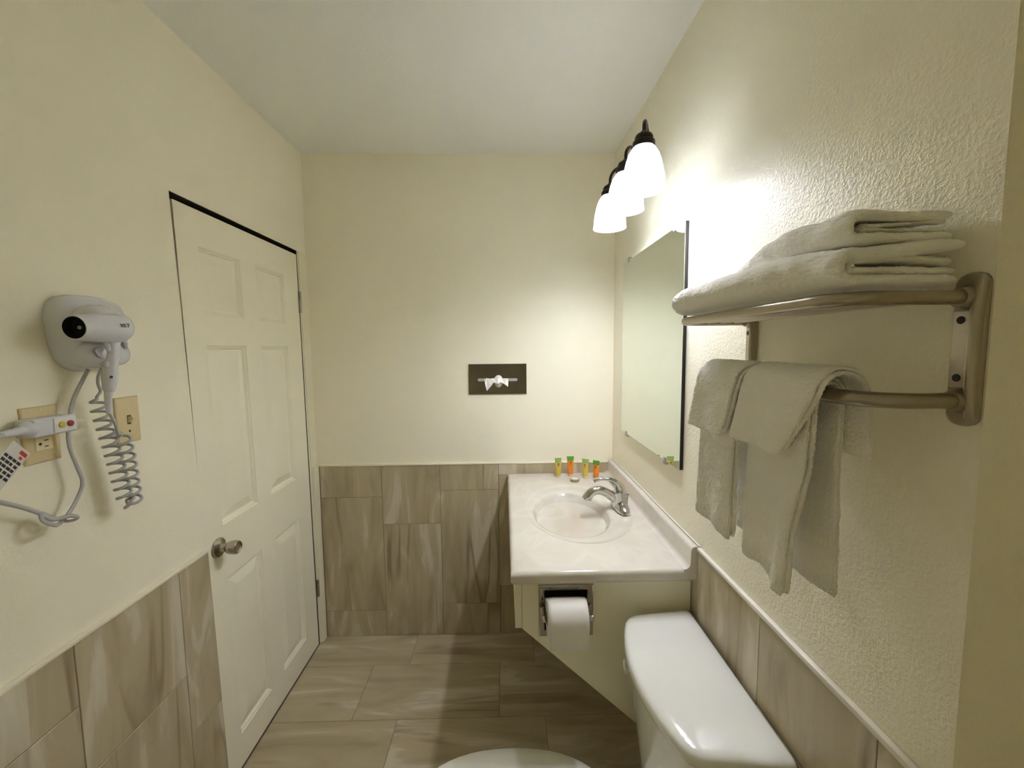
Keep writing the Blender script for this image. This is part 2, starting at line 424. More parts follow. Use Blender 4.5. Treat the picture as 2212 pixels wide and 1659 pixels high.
# knob
kz, ky = .878, dshear(-.790,.878)
kn = obj('knob', lathe([(0,0),(.033,0),(.034,.003),(.031,.007),(.020,.011),(.014,.013),(.012,.020),(.0125,.026),(.019,.034),(.0225,.044),(.0235,.056),(.0225,.066),(.0195,.070),(.017,.069),(.013,.066),(0,.0645)], (.0,ky,kz), (1,0,0), 40), M_knob, door); auto(kn, 30)
# hinges
for z0, z1, y in ((1.735,1.838,-.089),(.262,.355,-.059)):
    b = box((-.0005,y-.012,z0),(.0012,y+.010,z1)); hg = obj('hinge', b, M_hinge, door)
    n = 5
    for q in range(n):
        za, zb = z0+(z1-z0)*q/n+.001, z0+(z1-z0)*(q+1)/n-.001
        auto(obj('hinge_knuckle', lathe([(0,za),(.0055,za),(.0055,zb),(0,zb)], (.006,y,0), (0,0,1), 14), M_hinge, hg))

# ------------------------------------------------------------------ vanity top with integral bowl
ZT = .895
van = thing('vanity_countertop', 'cream marbled vanity top with moulded oval basin and side splash', 'countertop', (1.28,-.5,.855))
X0,X1,Y0,Y1 = 1.005,1.556,-.995,-.0115
BC = Vector((1.256,-.532)); N = 96
def rectpt(a, x0,x1,y0,y1):
    dx, dy = math.cos(a), math.sin(a)
    tx = ((x1-BC.x)/dx if dx > 0 else (x0-BC.x)/dx) if abs(dx) > 1e-9 else 9e9
    ty = ((y1-BC.y)/dy if dy > 0 else (y0-BC.y)/dy) if abs(dy) > 1e-9 else 9e9
    t = min(tx,ty); return [BC.x+dx*t, BC.y+dy*t]
angs = [2*math.pi*k/N for k in range(N)]
for cx_,cy_ in ((X0,Y0),(X1,Y0),(X1,Y1),(X0,Y1)):
    a = math.atan2(cy_-BC.y, cx_-BC.x)%(2*math.pi)
    k = min(range(N), key=lambda q: abs((angs[q]-a+math.pi)%(2*math.pi)-math.pi)); angs[k] = a
rings = []
def ell(ax, by, z, ox=0, oy=0): return [(BC.x+ox+ax*math.cos(a), BC.y+oy+by*math.sin(a), ZT+z) for a in angs]
for f, z in ((.06,-.140),(.18,-.138),(.34,-.131),(.50,-.118),(.64,-.099),(.76,-.076),(.86,-.050),(.93,-.029),(.97,-.017),(.993,-.010)):
    rings.append(ell(.152*f,.225*f,z))
rings += [ell(.156,.230,-.0068), ell(.162,.238,-.0052), ell(.190,.275,-.0040,.018,.012), ell(.205,.298,-.0030,.026,.018), ell(.210,.304,-.0006,.028,.019), ell(.215,.310,0,.028,.019)]
def rr(d, z): return [(*rectpt(a, X0+d,X1-d,Y0+d,Y1-d), ZT+z) for a in angs]
r_ = .014
rings += [rr(.024,0)]+[rr(r_*(1-math.sin(t*math.pi/10)), -r_*(1-math.cos(t*math.pi/10))) for t in range(0,6)]
rings += [rr(0,-.026), rr(.003,-.036), rr(.010,-.040)]
b = loft(rings)
auto(obj('basin_top', b, M_marble, van), 50)
# side splash against the right wall, with a cove at its foot
pr = [(W-.0010,ZT-.030),(W-.0010,TR+.001),(W-.018,TR+.001),(W-.023,TR-.003),(W-.0255,TR-.010),(W-.0265,ZT+.016),(W-.030,ZT+.007),(W-.037,ZT+.002),(W-.046,ZT+.0003),(W-.046,ZT-.030)]
sp = obj('side_splash', loft([[(x,y,z) for x,z in pr] for y in (Y0+.001,Y1-.001)]), M_marble, van); auto(sp, 50)
auto(obj('drain', lathe([(0,.003),(.012,.003),(.021,.0015),(.023,0),(.0,-.002)], (BC.x,BC.y,ZT-.1390)), M_chrome, van))

vp = thing('vanity_support', 'cream painted support panel with slanted lower edge under the vanity top', 'panel', (1.3,-.96,.3))
YP = -.966
b = bmesh.new(); A4 = [(1.040,.853),(1.040,.702),(1.5535,.235),(1.5535,.853)]; H4 = [(1.1075,.8235),(1.1075,.6975),(1.2375,.6975),(1.2375,.8235)]
V_ = {(k,i,y): b.verts.new((p[0],y,p[1])) for y in (YP,YP+.018) for k,P4 in (('a',A4),('h',H4)) for i,p in enumerate(P4)}
for i in range(4):
    j = (i+1)%4
    for y in (YP,YP+.018): b.faces.new((V_['a',i,y],V_['a',j,y],V_['h',j,y],V_['h',i,y]))
    for k in 'ah': b.faces.new((V_[k,i,YP],V_[k,j,YP],V_[k,j,YP+.018],V_[k,i,YP+.018]))
obj('end_panel', b, M_panel, vp)
b = box((1.018,YP-.0005,.704),(1.0392,-.0115,.853),.001,1); obj('side_apron', b, M_panel, vp)

# ------------------------------------------------------------------ faucet
fc = thing('basin_faucet', 'chrome single-lever basin faucet with arched spout and curved handle', 'faucet', (1.466,-.51,ZT))
FX, FY, FZ = 1.466, -.505, ZT+.0005
rings = []
for z, a, c in ((0,.030,.088),(.008,.0295,.087),(.016,.026,.080),(.026,.020,.062),(.034,.012,.040)):
    rings.append([(FX+a*math.copysign(abs(math.cos(t))**.8,math.cos(t)), FY+c*math.copysign(abs(math.sin(t))**.9,math.sin(t)), FZ+z) for t in [2*math.pi*k/40 for k in range(40)]])
auto(obj('base_plate', loft(rings), M_chrome, fc), 60)
auto(obj('body', lathe([(.034,.002),(.033,.015),(.031,.035),(.029,.055),(.0285,.066),(.025,.070),(0,.071)], (FX,FY,FZ), (-.10,0,1), 32), M_chrome, fc))
spath = smoothpath([(FX+.002,FY,FZ+.030),(FX-.030,FY-.002,FZ+.046),(FX-.062,FY-.004,FZ+.066),(FX-.092,FY-.006,FZ+.076),(FX-.118,FY-.008,FZ+.070),(FX-.136,FY-.010,FZ+.052),(FX-.141,FY-.010,FZ+.042)],5)
auto(obj('spout', tube(spath, smoothvals([.024,.021,.018,.0175,.0185,.0195,.019],5), 20), M_chrome, fc))
auto(obj('aerator', lathe([(0,0),(.011,0),(.011,.004),(0,.004)], (FX-.1415,FY-.010,FZ+.0385), (.25,0,1), 20), M_blackgl, fc))
hp = smoothpath([(FX+.004,FY,FZ+.066),(FX+.002,FY,FZ+.084),(FX-.014,FY,FZ+.104),(FX-.042,FY,FZ+.118),(FX-.074,FY,FZ+.122),(FX-.100,FY,FZ+.117),(FX-.112,FY,FZ+.112)],5)
auto(obj('lever', tube(hp, smoothvals([.027,.024,.018,.013,.011,.0105,.0115],5), 18, flat=(1,.72)), M_chrome, fc))
auto(obj('lever_strut', tube(smoothpath([(FX-.010,FY,FZ+.068),(FX-.024,FY,FZ+.086),(FX-.044,FY,FZ+.110)],4), .0048, 10), M_chrome, fc))
pr_ = obj('popup_rod', tube([(FX+.030,FY,FZ+.018),(FX+.031,FY,FZ+.050)], .0025, 10), M_chrome, fc)
auto(obj('rod_knob', lathe([(0,-.001),(.004,0),(.008,.006),(.0075,.009),(0,.010)], (FX+.031,FY,FZ+.048), (.3,0,1), 16), M_chrome, pr_))

# ------------------------------------------------------------------ toiletries on the counter
def lotion_tube(x, y, h, body, crimp, cap, rz, label, base=.010):
    t = thing('toiletry_tube', label, 'tube', (x,y,ZT), 'small toiletry tubes on the vanity top')
    R = Matrix.Rotation(rz,3,'Z')
    def ring(a, c, z, n=20): return [Vector((x,y,0))+R@Vector((a*math.cos(2*math.pi*k/n), c*math.sin(2*math.pi*k/n), 0))+Vector((0,0,ZT+.0003+z)) for k in range(n)]
    auto(obj('cap', loft([ring(.0095,.0095,0),ring(.0115,.0115,.002),ring(.012,.012,base)]), cap, t))
    hb = h-.021
    bo = obj('body', loft([ring(.0125,.0125,base+.0003),ring(.0135,.0135,base+.004),ring(.0145,.0125,base+(hb-base)*.4),ring(.0155,.0085,base+(hb-base)*.8),ring(.016,.0062,hb)]), body, t); auto(bo)
    auto(obj('crimp', loft([ring(.0164,.0066,hb-.001),ring(.0172,.0045,hb+.010),ring(.0180,.0016,h-.003),ring(.0184,.0012,h)]), crimp, t), 60)
    # small dark print on the front: a square emblem and a line under it
    mw = lambda u,v: Vector((x,y,ZT))+R@Vector((u,-.0102-.0022*(1-(v-.035)/.04),0))+Vector((0,0,v))
    b = bmesh.new()
    for (u0,u1,v0,v1) in ((-.0045,.0045,h*.70-.004,h*.70+.005),(-.006,.006,h*.58,h*.58+.0022)):
        f = [mw(u0,v0),mw(u1,v0),mw(u1,v1),mw(u0,v1)]; nrm = R@Vector((0,-.0006,0))
        loft([[p for p in f],[p+nrm for p in f]], bm=b)
    obj('print', b, M_inko, bo)
lotion_tube(1.264,-.088,.099,M_liqy,M_liqg,M_capy,.10,'yellow tube with pale green top, farthest left on the vanity top')
lotion_tube(1.330,-.068,.101,M_liqo,M_green,M_capo,-.08,'orange tube with green top standing between the two yellow tubes')
lotion_tube(1.399,-.112,.098,M_liqy,M_liqg,M_capy,-.45,'yellow tube with green top between the two orange tubes')
lotion_tube(1.452,-.122,.092,M_liqo,M_green,M_liqo,-.62,'orange tube with slanted green top nearest the side splash')
sx, sy = 1.338,-.158
so = thing('soap_bar', 'small round wrapped soap lying in front of the toiletry tubes', 'soap', (sx,sy,ZT))
auto(obj('wrapper', lathe([(0,.0005),(.018,.0005),(.0215,.003),(.0225,.007),(.0215,.0105),(.017,.013)], (sx,sy,ZT), seg=32), M_soapw, so))
auto(obj('soap_face', lathe([(.0168,.0129),(.010,.0142),(0,.0145)], (sx,sy,ZT), seg=32), M_soap, so))

# ------------------------------------------------------------------ toilet paper holder + roll
th = thing('toilet_paper_holder', 'recessed chrome toilet paper holder set in the support panel', 'holder', (1.172,YP,.76))
x0,x1,z0,z1 = 1.089,1.256,.679,.842; YF = YP-.0008
rings = []
for d,y in ((0,YF),(.0015,YF-.0045),(.004,YF-.0055),(.016,YF-.0045),(.018,YF-.003)):
    rings.append([(x0+d,y,z0+d),(x1-d,y,z0+d),(x1-d,y,z1-d),(x0+d,y,z1-d)])
obj('face_plate', loft(rings, cap0=False, cap1=False), M_chromed, th)
d = .0175
e_ = .0195
obj('recess', loft([[(x0+e_,y,z0+e_),(x1-e_,y,z0+e_),(x1-e_,y,z1-e_),(x0+e_,y,z1-e_)] for y in (YF-.002,YF+.042)], cap0=False), mat('shaded_recess_black', (.010,.010,.010), .4), th)  # shade inside the recess painted as a near-black colour
for s, xx in ((1,x0+.021),(-1,x1-.021)):
    b = loft([[(xx+q,y,z) for y,z in ((YF-.003,.722),(YF-.040,.748),(YF-.047,.760),(YF-.040,.772),(YF-.003,.800))] for q in (-.0015,.0015)]); obj('side_arm', b, M_chromed, th)
    auto(obj('pivot', lathe([(0,0),(.0085,0),(.010,.004),(.010,.009),(.006,.0125),(0,.0125)], (xx-s*.002,YF-.040,.760), (-s,0,0), 20), M_chrome, th))
rp = thing('toilet_paper_roll', 'white toilet paper roll hanging in the chrome holder', 'toilet paper', (1.171,YF-.04,.70))
rc = Vector((1.1105,YF-.040,.762))
auto(obj('paper', lathe([(.020,0),(.050,0),(.0535,.001),(.054,.003),(.054,.114),(.053,.116),(.020,.116),(.020,0)], rc, (1,0,0), 48), M_paper, rp), 40)
auto(obj('core', lathe([(.0195,.0005),(.0195,.1155),(.018,.1155),(.018,.0005),(.0195,.0005)], rc, (1,0,0), 24), mat('cardboard', (.35,.25,.15), .9), rp), 40)
# loose sheet: lies over the top with a folded point, then drops in front of the roll
path = []
for k in range(13):
    a = math.radians(118-k*10.5); path.append((rc.y-.0549*math.cos(a-math.pi/2+math.pi/2)*1 if False else rc.y-.0550*math.sin(math.radians(-22+k*9.5)), rc.z+.0550*math.cos(math.radians(-22+k*9.5))))
path += [(rc.y-.0565,rc.z-.012-.0115*q) for q in range(1,5)]
b = bmesh.new(); n = len(path)
rws = []
for i,(y,z) in enumerate(path):
    inset = .016*max(0,1-i/2.5)
    rws.append([b.verts.new((rc.x+.0015+inset+(.113-2*inset)*u, y-.0012*math.sin(u*9+i*.4)*(.5 if i > 12 else .1), z)) for u in [k/10 for k in range(11)]])
for A,C in zip(rws,rws[1:]):
    for k in range(10): b.faces.new((A[k],A[k+1],C[k+1],C[k]))
o = obj('loose_sheet', b, M_paper, rp, True); sm = o.modifiers.new('t','SOLIDIFY'); sm.thickness = .0008; sm.offset = 1

# ------------------------------------------------------------------ toilet
to = thing('toilet', 'white porcelain toilet with tank beside the vanity support', 'toilet', (1.2,-1.215,0))
YT = -1.2155
def tank_outline(dx, dy, z, bow=1.0, xb=1.545, n=14):
    """back straight, front bowed, corners rounded"""
    hw = .2405-dy; pts = []
    pts += [(xb,hw-.012),(xb-.004,hw-.003),(xb-.014,hw)]
    pts += [(1.390+dx,hw-.017),(1.364+dx,hw-.022),(1.346+dx,hw-.034)]
    for k in range(n+1):
        t = 1-2*k/n; v = t*(hw-.052); pts.append((1.3345+dx-.0365*bow*(1-t*t), v))
    pts += [(1.346+dx,-hw+.034),(1.364+dx,-hw+.022),(1.390+dx,-hw+.017)]
    pts += [(xb-.014,-hw),(xb-.004,-hw+.003),(xb,-hw+.012)]
    return [(x,YT+y,z) for x,y in pts]
ZL = .765
def inset_ring(d, z): return tank_outline(d, d, z, xb=1.545-d*.6)
rings = [inset_ring(.012,ZL-.036),inset_ring(.004,ZL-.034),inset_ring(.001,ZL-.028),inset_ring(0,ZL-.020),inset_ring(.0015,ZL-.010),inset_ring(.005,ZL-.0045),inset_ring(.011,ZL-.0018),inset_ring(.022,ZL+.0006),inset_ring(.038,ZL+.0034),inset_ring(.060,ZL+.0056),inset_ring(.082,ZL+.0066)]
auto(obj('tank_lid', loft(rings), M_porc, to), 60)
rings = [tank_outline(.052,.055,.385,xb=1.525),tank_outline(.046,.050,.40,xb=1.535)]+[tank_outline(.014+.034*(1-t)**1.3,.014+.034*(1-t)**1.2,.40+.328*t,xb=1.537) for t in (.15,.4,.7,1)]
auto(obj('tank', loft(rings), M_porc, to), 60)
lv = obj('flush_lever', tube([(1.334,-1.085,.676),(1.322,-1.085,.676)], .010, 16), M_porc, to); auto(lv)
auto(obj('lever_arm', tube(smoothpath([(1.322,-1.078,.678),(1.317,-1.092,.675),(1.316,-1.108,.671)],4), [.008,.008,.0075,.007,.007,.0065,.006,.006,.007], 12, flat=(.7,1)), M_porc, lv))
def seat_ring(a, c, z, n=48, ox=1.0):
    out = []
    for k in range(n):
        t = 2*math.pi*k/n; ct, st = math.cos(t), math.sin(t)
        e = 2/2.25; out.append((ox+a*math.copysign(abs(ct)**e,ct), YT+c*math.copysign(abs(st)**e,st), z))
    return out
auto(obj('seat_lid', loft([seat_ring(.272,.176,.366),seat_ring(.277,.181,.370),seat_ring(.278,.182,.377),seat_ring(.272,.176,.384),seat_ring(.24,.145,.388),seat_ring(.12,.07,.390)]), M_seat, to), 60)
auto(obj('seat', loft([seat_ring(.272,.176,.347),seat_ring(.279,.183,.351),seat_ring(.279,.183,.361),seat_ring(.272,.176,.365)]), M_seat, to), 60)
auto(obj('bowl', loft([seat_ring(.20,.105,0.0005,ox=1.08),seat_ring(.20,.105,.03,ox=1.08),seat_ring(.175,.09,.12,ox=1.09),seat_ring(.20,.11,.22,ox=1.06),seat_ring(.25,.16,.30,ox=1.02),seat_ring(.266,.172,.333),seat_ring(.266,.172,.346)]), M_porc, to), 60)
auto(obj('bowl_neck', box((1.18,YT-.12,.20),(1.50,YT+.12,.384),.02,3), M_porc, to), 40)
for s in (-1,1): auto(obj('seat_hinge', box((1.262,YT+s*.075-.018,.366),(1.298,YT+s*.075+.018,.396),.007,3), M_seat, to))

# ------------------------------------------------------------------ mirror
mi = thing('wall_mirror', 'frameless rectangular mirror with dark edge on the right wall', 'mirror', (W,-.53,1.155))
my0,my1,mz0,mz1 = -.865,-.205,1.158,1.938; XM = W-.012
obj('backing', box((XM+.0006,my0,mz0),(W-.0005,my1,mz1)), M_blackgl, mi)
obj('glass', box((XM-.0005,my0,mz0),(XM+.0005,my1,mz1)), M_mirror, mi)
for y,z,s in ((-.285,mz1,1),(-.785,mz1,1),(-.285,mz0,-1),(-.745,mz0,-1)):
    auto(obj('mirror_clip', box((XM-.004,y-.009,z-(.010 if s > 0 else .014)),(W-.0005,y+.009,z+(.014 if s > 0 else .010)),.002), M_clip, mi))

# ------------------------------------------------------------------ three-light vanity fixture
vl = thing('vanity_light', 'three-light vanity fixture with bronze arms and lit frosted shades', 'light fixture', (W,-.6,2.2))
LX, ZR = 1.394, 1.997
PL = Vector((W-.0005,-.585,2.166))
auto(obj('backplate', lathe([(0,0),(.045,0),(.045,.006),(.040,.012),(.030,.016),(.022,.022),(0,.024)], PL, (-1,0,0), 40), M_bronze, vl))
for ly_ in (-.945,-.768,-.570):
    C = Vector((LX,ly_,ZR))
    k_ = .895
    auto(obj('glass_shade', lathe([(r*k_,h*k_) for r,h in ((.0675,0),(.0678,.004),(.066,.010),(.0645,.030),(.0605,.060),(.054,.090),(.046,.112),(.036,.128),(.030,.134),(.0285,.134),(.0345,.1265),(.0445,.1105),(.0525,.0885),(.059,.0585),(.063,.030),(.0645,.010),(.0660,.002),(.0675,0))], C, seg=48), M_shade, vl), 60)
    C = C-Vector((0,0,.014))
    auto(obj('socket_cap', lathe([(.031,.131),(.031,.143),(.0305,.146),(.025,.150),(.0255,.158),(.022,.165),(.012,.171),(.0075,.176),(0,.177)], C, seg=36), M_bronze, vl), 40)
    auto(obj('socket', lathe([(0,.132),(.017,.132),(.017,.098),(.0,.098)], C, seg=24), M_plast, vl), 40)
    auto(obj('bulb_housing', lathe([(.0235,.0665),(.021,.076),(.016,.088),(.013,.097),(0,.0975)], C, seg=24), M_plast, vl), 60)
    auto(obj('bulb', lathe([(0,.026),(.012,.028),(.021,.036),(.026,.048),(.026,.056),(.0235,.066)], C, seg=24), M_bulb, vl), 60)
    top = C+Vector((0,0,.174)); pl = PL+Vector((-.020,0,0)); d_ = pl-top
    ap = smoothpath([top,top+Vector((d_.x*.02,d_.y*.02,.028)),top+Vector((d_.x*.14,d_.y*.14,.052)),top+Vector((d_.x*.34,d_.y*.34,.060)),top+Vector((d_.x*.60,d_.y*.60,.046)),top+Vector((d_.x*.84,d_.y*.84,.012)),pl],6)
    auto(obj('arm', tube(ap, .0052, 12), M_bronze, vl))

# ------------------------------------------------------------------ tissue dispenser in the back wall
td = thing('tissue_dispenser', 'recessed polished steel tissue dispenser plate on the back wall', 'tissue box', (.96,0,1.315))
tx0,tx1,tz0,tz1 = .809,1.110,1.315,1.473; b = bmesh.new()
cx_, cz_ = (tx0+tx1)/2, (tz0+tz1)/2-.003; n = 48
def slot(hw, hh, y):
    out = []
    for k in range(n):
        t = 2*math.pi*k/n; c, s = math.cos(t), math.sin(t)
        out.append((cx_+(hw-hh)*(1 if c > 1e-9 else -1 if c < -1e-9 else 0)+hh*c, y, cz_+hh*s))
    return out
def rct(d, y):
    out = []
    for k in range(n):
        t = 2*math.pi*k/n; c, s = math.cos(t), math.sin(t); hw, hh = (tx1-tx0)/2-d, (tz1-tz0)/2-d
        m_ = max(abs(c)/hw, abs(s)/hh); out.append([(tx0+tx1)/2+c/m_, y, (tz0+tz1)/2+s/m_])
    for sx_ in (-1,1):
        for sz_ in (-1,1):
            p = ((tx0+tx1)/2+sx_*((tx1-tx0)/2-d), (tz0+tz1)/2+sz_*((tz1-tz0)/2-d))
            k = min(range(n), key=lambda q: (out[q][0]-p[0])**2+(out[q][2]-p[1])**2); out[k] = [p[0],y,p[1]]
    return out
loft([rct(0,-.0005),rct(0,-.005),rct(.002,-.007),rct(.004,-.0065),slot(.105,.009,-.006),slot(.104,.008,-.004),slot(.104,.008,-.001)], cap0=True, cap1=False, bm=b)
auto(obj('cover_plate', b, M_tissue, td), 25)
obj('slot_recess', loft([slot(.1035,.0078,-.0025),slot(.1035,.0078,-.0008)]), mat('slot_grey', (.42,.42,.43), .6), td)
tis = thing('tissue', 'white tissue pulled out of the steel dispenser slot', 'tissue', (cx_,-.01,cz_-.05))
b = bmesh.new()
fan = [(-.070,.004,-.010),(-.058,.010,-.014),(-.038,.006,-.020),(-.022,.009,-.012),(0,.012,-.024),(.020,.006,-.014),(.040,.008,-.020),(.056,.006,-.012)]
low = [(-.064,-.020,-.030),(-.056,-.056,-.028),(-.034,-.030,-.036),(-.020,-.012,-.034),(.002,-.018,-.046),(.018,-.010,-.034),(.040,-.024,-.036),(.054,-.036,-.026)]
A = [b.verts.new((cx_+x*.75,-.004,cz_+.003)) for x,_,_ in fan]; B_ = [b.verts.new((cx_+x,y,cz_+z)) for x,z,y in fan]; C_ = [b.verts.new((cx_+x,y,cz_+z)) for x,z,y in low]
for P,Q in ((A,B_),(B_,C_)):
    for k in range(7): b.faces.new((P[k],P[k+1],Q[k+1],Q[k]))
o = obj('tissue_sheet', b, M_paper, tis); s_ = o.modifiers.new('t','SOLIDIFY'); s_.thickness = .0008
b = bmesh.new(); R_ = []
for i,(z,y,hw) in enumerate(((.024,-.010,.012),(.012,-.020,.020),(-.004,-.026,.024),(-.020,-.024,.020),(-.034,-.016,.014),(-.040,-.012,.008))):
    R_.append([b.verts.new((cx_+.004+hw*u, y+.010*u*u, cz_+z)) for u in (-1,-.5,0,.5,1)])
for P,Q in zip(R_,R_[1:]):
    for k in range(4): b.faces.new((P[k],P[k+1],Q[k+1],Q[k]))
o = sub(obj('tissue_tuft', b, M_paper, tis, True),2); s_ = o.modifiers.new('t','SOLIDIFY'); s_.thickness = .0008

# ------------------------------------------------------------------ towel rack
rk = thing('towel_rack', 'brushed nickel towel rack with shelf rails and lower bar', 'towel rack', (W,-1.45,1.46))
ZS, ZBAR = 1.610, 1.484; XF, XBAR = 1.400, 1.452
for y0_, sgn in ((-1.664,-1),(-1.2165,1)):
    zc0, zc1 = 1.452, 1.640
    out = []
    for k in range(9):
        a = math.pi*k/8; out.append((y0_+.0178*math.cos(a), zc1-.012+.012*math.sin(a)))
    for k in range(9):
        a = math.pi+math.pi*k/8; out.append((y0_+.0178*math.cos(a), zc0+.012+.012*math.sin(a)))
    def ring(d, x): 
        cy, cz = y0_, (zc0+zc1)/2
        return [(x, cy+(y-cy)*(1-d/.0195), cz+(z-cz)*(1-d/.094)) for y,z in out]
    br = obj('bracket', loft([ring(0,W-.0005),ring(0,W-.005),ring(.002,W-.0075),ring(.005,W-.008)]), M_nickel, rk); auto(br, 40)
    auto(obj('face_strip', box((W-.0105,y0_+(.000 if sgn > 0 else -.006)-.0095*(1 if sgn>0 else 0),1.500),(W-.0078,y0_+(.010 if sgn > 0 else .0135),1.594),.001,1), M_plate, br), 40)
    auto(obj('bracket_rib', tube(smoothpath([(W-.006,y0_-.0125,zc0+.012),(W-.011,y0_-.013,1.50),(W-.011,y0_-.013,1.59),(W-.006,y0_-.0125,zc1-.010)],4), .0065, 12), M_nickel, br), 50)
    for zz in (1.583,1.512):
        auto(obj('screw', lathe([(0,.0005),(.0045,.0008),(.0048,0)], (W-.0108,y0_+.004*1,zz), (-1,0,0), 16), M_hole, br))
    for zz in (ZS,ZBAR):
        auto(obj('collar', lathe([(0,0),(.015,0),(.015,.004),(.0125,.012),(.0115,.014),(0,.014)], (W-.0075,y0_,zz), (-1,0,0), 24), M_nickel, br), 40)
def urail(xf, z, r, rc_, ya, yb):
    pts = [(W-.010,ya,z),(xf+rc_,ya,z)]
    for k in range(1,9):
        a = math.pi/2*k/8; pts.append((xf+rc_-rc_*math.sin(a), ya+rc_-rc_*math.cos(a), z))
    for k in range(0,9):
        a = math.pi/2*k/8; pts.append((xf+rc_-rc_*math.cos(a), yb-rc_+rc_*math.sin(a), z))
    pts.append((W-.010,yb,z)); return tube(pts, r, 18)
auto(obj('shelf_rail', urail(XF,ZS,.0088,.045,-1.664,-1.2165+.020), M_nickel, rk), 60)
auto(obj('towel_bar', urail(XBAR,ZBAR,.0100,.055,-1.664,-1.2165), M_nickel, rk), 60)
for x in (1.432,1.464,1.496,1.528):
    auto(obj('shelf_rod', tube([(x,-1.668,ZS),(x,-1.201,ZS)], .0042, 12), M_nickel, rk), 60)

# ------------------------------------------------------------------ towels
def soften(o, lv=2, amp=.004, size=.05, fine=True):
    sub(o, lv)
    tx = bpy.data.textures.new('cloth_lumps','CLOUDS'); tx.noise_scale = size
    d = o.modifiers.new('lumps','DISPLACE'); d.texture = tx; d.strength = amp; d.texture_coords = 'GLOBAL'; d.mid_level = .5
    if fine:
        tx = bpy.data.textures.new('cloth_pile','CLOUDS'); tx.noise_scale = .0028
        d = o.modifiers.new('pile','DISPLACE'); d.texture = tx; d.strength = .0030; d.texture_coords = 'GLOBAL'; d.mid_level = .5
    return o
def ribbon(outer, inner):
    """closed band between two families of section curves, with quad end caps"""
    b = bmesh.new(); O = [[b.verts.new(p) for p in r] for r in outer]; I = [[b.verts.new(p) for p in r] for r in inner]
    n = len(O[0])
    for j in range(len(O)-1):
        for k in range(n-1):
            b.faces.new((O[j][k],O[j][k+1],O[j+1][k+1],O[j+1][k])); b.faces.new((I[j][k+1],I[j][k],I[j+1][k],I[j+1][k+1]))
        for k in (0,n-1): b.faces.new((O[j][k],O[j+1][k],I[j+1][k],I[j][k]))
    for j in (0,len(O)-1):
        for k in range(n-1): b.faces.new((O[j][k],O[j][k+1],I[j][k+1],I[j][k]))
    return b
def fold_towel(name, label, group, layers, y0, y1, ny, shape, seed):
    """layers: (z bottom, z top, thickness, front inset, end stagger); nested U folds open towards the wall"""
    t = thing(name, label, 'towel', (1.48,(y0+y1)/2,ZS+.009), group)
    for li,(h0,h1,th,ins,stg) in enumerate(layers):
        OO, II = [], []
        for j in range(ny+1):
            s = j/ny; y = (y0+stg)+(y1-y0-stg*1.3)*s
            zb, ht, xf, xb = shape(s)
            a0, a1 = zb+h0*ht, zb+h1*ht; R = (a1-a0)/2; xi = xf+ins+R; cs = []
            for k in range(6): cs.append((xb-(xb-xi)*k/6, a0, 0, -1))
            for k in range(9):
                an = -math.pi/2-math.pi*k/8; cs.append((xi+R*math.cos(an), (a0+a1)/2+R*math.sin(an), math.cos(an), math.sin(an)))
            for k in range(1,7): cs.append((xi+(xb-xi)*k/6, a1, 0, 1))
            o_, i_ = [], []; m_ = len(cs)-1
            for q,(x,z,nx,nz) in enumerate(cs):
                u = q/m_; up_ = min(1, max(0, (u-.28)/.3))
                w = .0065*noise.noise(Vector((u*4.2+seed, s*5.0, li*4.7)))+.0035*noise.noise(Vector((u*9+seed*2, s*11, li*2.3)))
                w += .0045*up_*math.sin(7.5*s+5.0*u+seed*1.7+li)*(.35+.65*(1-s))
                w *= .25+.75*up_
                ye = y+(.007*noise.noise(Vector((u*6,li*5+seed,j*3.0))) if j in (0,ny) else 0)
                bx_, bz_ = x+nx*w, z+nz*w
                o_.append((min(bx_,1.556), ye, ZS+.0125+max(.0005,bz_))); i_.append((min(bx_-nx*th,1.556), ye, ZS+.0125+bz_-nz*th))
            OO.append(o_); II.append(i_)
        soften(obj('fold_layer', ribbon(OO,II), M_terry, t, True), 3, .0035, .028)
    return t
def sh1(s):
    ht = .90+.22*math.sin(min(1,s*1.35)*math.pi*.62)-.10*max(0,s-.8)/.2
    return (0, ht, XF-.013+.006*math.sin(s*5), 1.552)
fold_towel('bath_towel', 'white bath towel folded flat along the rack shelf, lower of two', 'bath towels on the rack shelf',
    [(.0008,.058,.0165,0,0),(.0180,.0405,.0108,.022,.010)], -1.668,-1.188,16,sh1,1.3)
def sh2(s):
    l0 = sh1(s*.72)[1]*.058+.0045
    return (l0, (1.0+.10*math.sin(s*4))*(1-.55*max(0,(s-.45)/.55)**1.5), XF+.010+.055*s, 1.550)
fold_towel('bath_towel', 'white bath towel bunched on top of the lower folded towel', 'bath towels on the rack shelf',
    [(.0,.042,.0130,0,0),(.0138,.0284,.0068,.026,.009)], -1.655,-1.300,12,sh2,4.1)

